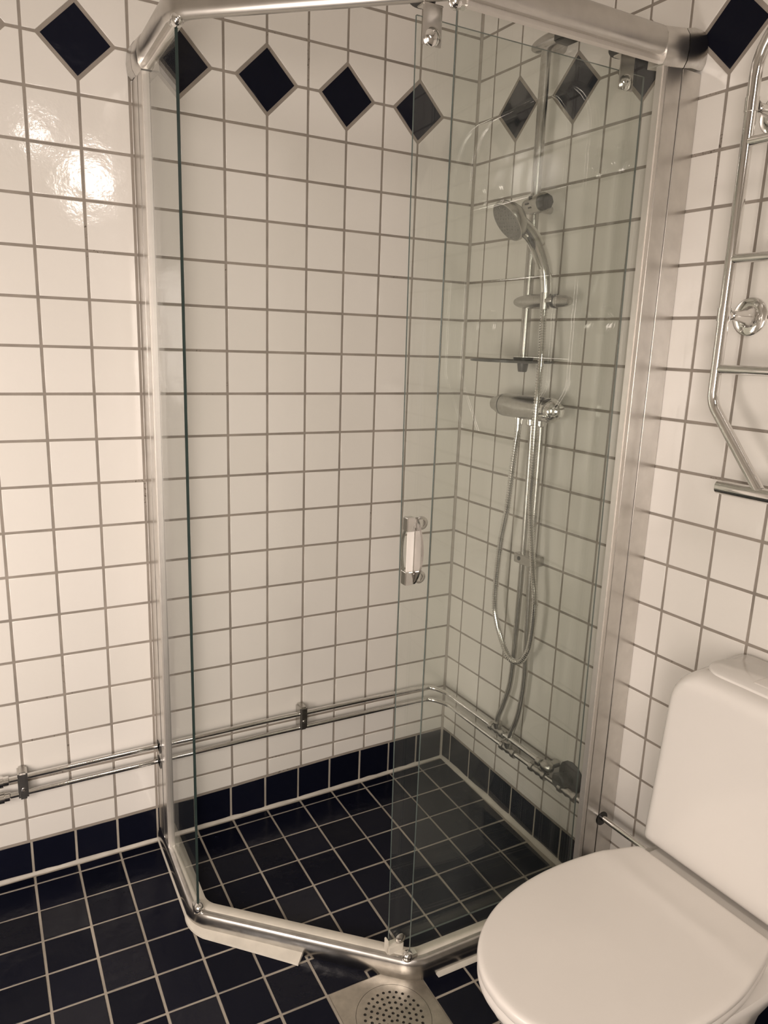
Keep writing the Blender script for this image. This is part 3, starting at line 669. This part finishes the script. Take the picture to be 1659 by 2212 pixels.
# ------------------------------------------------------------------ hand shower and hose
HS = thing('hand_shower', RW(0.386, 0.066, 1.40), 'chrome hand shower with a grey spray face resting in the rail holder', 'shower head')
hp_ = smoothpath([RW(0.386, 0.066, 1.392), RW(0.386, 0.066, 1.425), RW(0.388, 0.078, 1.475), RW(0.386, 0.102, 1.522), RW(0.380, 0.126, 1.551), RW(0.373, 0.146, 1.566)], 8)
nh = len(hp_)
c = MB(); c.tube(hp_, [0.0115 + 0.0035 * math.sin(PI * min(1, i / nh * 1.15)) + 0.004 * max(0, (i / nh - 0.75) * 4) for i in range(nh)], 18); c.build('handle', 'chrome', HS)
fn = (E_ * -0.16 + N_ * 0.76 - ZUP * 0.60).normalized()
hc = RW(0.361, 0.162, 1.571)
c = MB(); c.lathe(hc - fn * 0.028, fn, [(0, 0.012), (0.004, 0.022), (0.014, 0.036), (0.026, 0.0455), (0.034, 0.0475), (0.040, 0.0465), (0.041, 0.0445)], 32); c.build('head', 'dull_chrome', HS)
c = MB(); c.lathe(hc + fn * 0.0105, fn, [(0, 0.0445), (0.003, 0.0440), (0.0035, 0.0415), (0.0042, 0.0)], 32)
fu = (E_ - fn * E_.dot(fn)).normalized(); fv = fn.cross(fu)
for r, n in ((0.010, 6), (0.019, 12), (0.028, 18), (0.0365, 24)):
    for k in range(n):
        t = 2 * PI * k / n; c.lathe(hc + fn * 0.0136 + (fu * math.cos(t) + fv * math.sin(t)) * r, fn, [(0, 0.0021), (0.0022, 0.0014)], 6)
c.build('spray_face', 'spray', HS)
c = MB(); c.ellipsoid(RW(0.384, 0.121, 1.522), (ZUP + N_ * 0.7), N_, E_, 0.016, 0.006, 0.008, 8, 12); c.build('spray_selector', 'dark_grey', HS)
c = MB(); pp = [RW(0.388, 0.094, 1.470), RW(0.385, 0.110, 1.500), RW(0.381, 0.126, 1.525), RW(0.374, 0.145, 1.543)]
c.tube(smoothpath(pp, 6), 0.0045, 10); c.build('selector_bar', 'chrome', HS)
hose_pts = [RW(0.386, 0.068, 1.392), RW(0.392, 0.074, 1.35), RW(0.408, 0.086, 1.29), RW(0.4195, 0.0985, 1.20), RW(0.421, 0.100, 1.15), RW(0.4185, 0.094, 1.035), RW(0.409, 0.082, 0.925), RW(0.418, 0.066, 0.77), RW(0.430, 0.062, 0.683), RW(0.4225, 0.060, 0.581), RW(0.405, 0.060, 0.536), RW(0.384, 0.060, 0.5160), RW(0.355, 0.060, 0.512), RW(0.329, 0.060, 0.5327), RW(0.2895, 0.060, 0.596), RW(0.277, 0.060, 0.657), RW(0.2825, 0.060, 0.797), RW(0.299, 0.060, 0.898), RW(0.3085, 0.060, 1.018), RW(0.317, 0.060, 1.095), RW(0.318, 0.060, 1.122)]
raw = smoothpath(hose_pts, 24)
L = [0.0]
for a, b in zip(raw, raw[1:]): L.append(L[-1] + (b - a).length)
pitch = 0.0062; n = int(L[-1] / pitch); hpth, hr = [], []; i = 0
def at_len(t):
    global i
    while i < len(L) - 2 and L[i + 1] < t: i += 1
    f = (t - L[i]) / max(L[i + 1] - L[i], 1e-9); return raw[i].lerp(raw[i + 1], f)
for k in range(n):
    for f, r in ((0.0, 0.0061), (0.18, 0.0078), (0.62, 0.0078), (0.80, 0.0061)):
        hpth.append(at_len((k + f) * pitch)); hr.append(r)
c = MB(); c.tube(hpth, hr, 10); hose = c.build('shower_hose', 'chrome', None)
hose['label'] = 'ribbed chrome shower hose hanging in a long loop under the mixer'; hose['category'] = 'hose'

# ------------------------------------------------------------------ towel radiator
TR = thing('towel_radiator', RW(1.08, 0.08, 1.065), 'chrome ladder towel radiator on the tiled wall above the toilet', 'towel radiator')
S0, S1, DT = 0.8545, 1.335, 0.080
def side(s, sg):
    pts = [RW(s + 0.136 * sg, DT, 1.073), RW(s, DT, 1.213), RW(s, DT, 1.83)]
    p = fillet(pts, [0.055], 8)
    if sg == 1: q = fillet([p[-1], RW(s, DT, 1.86), RW(S1, DT, 1.86), RW(S1, DT, 1.83)], [0.029, 0.029], 3) if False else None
    return p
arch = fillet([RW(S0 + 0.112, DT, 1.073), RW(S0, DT, 1.213), RW(S0, DT, 1.850), RW(S1, DT, 1.850), RW(S1, DT, 1.213), RW(S1 - 0.112, DT, 1.073)], [0.055, 0.11, 0.11, 0.055], 12)
c = MB(); c.tube(arch, 0.0098, 18); c.build('side_tube', 'chrome', TR)
for z in (1.643, 1.458, 1.2725):
    c = MB(); c.tube([RW(S0 + 0.004, DT, z), RW(S1 - 0.004, DT, z)], 0.0080, 16); c.build('rung', 'chrome', TR)
c = MB(); c.lathe(RW(0.888, DT, 1.066), E_, [(0, 0.0105), (0.0015, 0.0122), (0.012, 0.0122), (0.0125, 0.0126), (0.4, 0.0126), (0.413, 0.0122), (0.415, 0.0105)], 20); c.build('lower_pipe', 'chrome', TR)
for s in (S0, S1):
    for z in (1.3655, 1.700):
        b = MB(); sc = s - 0.002
        b.lathe(RW(sc, 0.0005, z), N_, [(0, 0.0335), (0.003, 0.0335), (0.0045, 0.031), (0.005, 0.019), (0.008, 0.0165), (0.020, 0.0120), (0.040, 0.0085), (0.055, 0.0080), (0.066, 0.0105)], 28)
        br_ = b.build('wall_bracket', 'chrome', TR)
        for dz in (1, -1):
            t = MB(); t.lathe(RW(sc - 0.012 * -dz, 0.005, z + 0.0225 * dz), N_, [(0, 0.0048), (0.0012, 0.0044), (0.0016, 0.002), (0.0008, 0.0018), (0.0008, 0)], 10); t.build('screw', 'dull_chrome', br_)
        t = MB(); t.tube([RW(s, DT, z - 0.011), RW(s, DT, z + 0.011)], 0.0112, 18); t.build('tube_collar', 'chrome', br_)

# ------------------------------------------------------------------ toilet
T0 = 1.055
TO = thing('toilet', RW(T0, 0.30, fz(RW(T0, .3, 0).x, RW(T0, .3, 0).y)), 'white close-coupled toilet with closed lid beside the shower', 'toilet')
HWT = [(0.216, 0.127), (0.230, 0.1365), (0.307, 0.158), (0.36, 0.1665), (0.42, 0.168), (0.48, 0.162), (0.54, 0.147), (0.585, 0.126), (0.62, 0.100), (0.645, 0.070), (0.660, 0.036), (0.6645, 0.0)]
def outline(grow=0.0, d0=0.216, n=44):
    """closed outline of the seat seen from above: (s offset, d)"""
    half = smoothpath([V((w_, d_, 0)) for d_, w_ in HWT], 5)
    pts = [(p.x, p.y) for p in half if p.y >= d0 - 1e-6]
    full = [(-x, d) for x, d in pts] + [(x, d) for x, d in reversed(pts[:-1])]
    c_ = (0.0, 0.42)
    out = []
    for x, d in full:
        L_ = math.hypot(x, d - c_[1]) + 1e-6; out.append((x + grow * x / L_, d + grow * (d - c_[1]) / L_))
    return out
def ring(pts, zf): return [RW(T0 + x, d, zf(x, d) if callable(zf) else zf) for x, d in pts]
def lid_z(x, d):
    t = (d - 0.298) / 0.012                                     # a soft ridge where the hinge strip meets the lid
    z = 0.4040 - 0.012 * math.log(1 + math.exp(-t)) * 0.02 - 0.0025 * (1 - math.exp(-max(0, d - 0.30) / 0.05)) + 0.0017 * math.exp(-t * t / 2.5)
    return z - 0.003 * (abs(x) / 0.168) ** 3
c = MB()
R = [ring(outline(-0.006), 0.3845), ring(outline(-0.001), 0.3850), ring(outline(0.0), 0.388), ring(outline(0.0), 0.394)]
for g_, dz in ((-0.0006, -0.0042), (-0.0022, -0.0020), (-0.005, -0.0006), (-0.009, 0.0)) + tuple((-0.009 - 0.0075 * q, 0.0) for q in range(1, 19)):
    R.append(ring(outline(g_), (lambda dz: lambda x, d: lid_z(x, d) + dz)(dz)))
c.loft(R, cap0=True, cap1=True); c.build('lid', 'toilet_plastic', TO, smooth=50)
c = MB(); c.loft([ring(outline(-0.010), 0.362), ring(outline(-0.004), 0.3635), ring(outline(-0.0015), 0.369), ring(outline(-0.0015), 0.377), ring(outline(-0.005), 0.3825)]); c.build('seat', 'toilet_plastic', TO, smooth=50)
# bowl and rear deck
def bowl_ring(z, k, d1, db, wmax):
    pts = outline(0.0); o_ = []
    for x, d in pts:
        dd = db + (d - 0.216) * (d1 - db) / (0.6645 - 0.216); o_.append((x * wmax / 0.168, dd))
    return ring(o_, z)
zf0 = fz(RW(T0, .4, 0).x, RW(T0, .4, 0).y)
c = MB()
c.loft([bowl_ring(zf0, 1, 0.50, 0.14, 0.112), bowl_ring(zf0 + 0.02, 1, 0.495, 0.145, 0.108), bowl_ring(0.12, 1, 0.49, 0.15, 0.105), bowl_ring(0.22, 1, 0.53, 0.12, 0.118), bowl_ring(0.29, 1, 0.60, 0.08, 0.145), bowl_ring(0.335, 1, 0.645, 0.05, 0.162), bowl_ring(0.352, 1, 0.652, 0.04, 0.165), bowl_ring(0.359, 1, 0.646, 0.04, 0.162)])
c.build('bowl', 'porcelain', TO, smooth=60)
c = MB(); c.rbox(RW(T0, 0.128, 0.359), E_, N_, ZUP, 0.134, 0.122, 0.0195, 0.008); c.build('rear_deck', 'porcelain', TO, smooth=60)
# cistern: rounded front outline carried back to the wall
def cis_outline(half, z0, z1, rb, rt, n=8):
    o_ = []
    for cx, cz, r, a0 in ((half - rb, z0 + rb, rb, -PI / 2), (half - rt, z1 - rt, rt, 0), (-half + rt, z1 - rt, rt, PI / 2), (-half + rb, z0 + rb, rb, PI)):
        for k in range(n + 1):
            t = a0 + PI / 2 * k / n; o_.append((cx + r * math.cos(t), cz + r * math.sin(t)))
    return o_
c = MB(); R = []
for d, ins in ((0.010, 0.006), (0.014, 0.0), (0.155, 0.0), (0.165, 0.0012), (0.173, 0.0045), (0.1795, 0.010), (0.1835, 0.017), (0.1855, 0.026), (0.1860, 0.036)):
    half = 0.164 - 0.017 * (d / 0.186)
    R.append([RW(T0 + x * (1 + 0.42 * (0.57 - z)), d, z) for x, z in cis_outline(half - ins * 0.55, 0.3815 + ins * 0.9, 0.754 - ins * 0.8, max(0.011 - ins * .2, 0.005), 0.062 - ins * 0.6)])
c.loft(R); c.build('cistern', 'porcelain', TO, smooth=60)
def oval(hs, hd, r, n=8):
    o_ = []
    for cx, cy, a0 in ((hs - r, hd - r, 0), (-hs + r, hd - r, PI / 2), (-hs + r, -hd + r, PI), (hs - r, -hd + r, 3 * PI / 2)):
        for k in range(n + 1):
            t = a0 + PI / 2 * k / n; o_.append((cx + r * math.cos(t), cy + r * math.sin(t)))
    return o_
c = MB(); dc = 0.102
c.loft([[RW(T0 + x, dc + y, z) for x, y in oval(0.106 - g, 0.052 - g, 0.046 - g)] for z, g in ((0.748, 0), (0.7565, 0), (0.7585, 0.002))]); ld = c.build('cistern_lid', 'porcelain', TO, smooth=60)
c = MB(); c.loft([[RW(T0 + 0.018 + x, dc + y, z) for x, y in oval(0.036 - g, 0.026 - g, 0.004)] for z, g in ((0.756, 0), (0.7594, 0), (0.7602, 0.001))]); c.build('flush_button', 'toilet_plastic', ld)
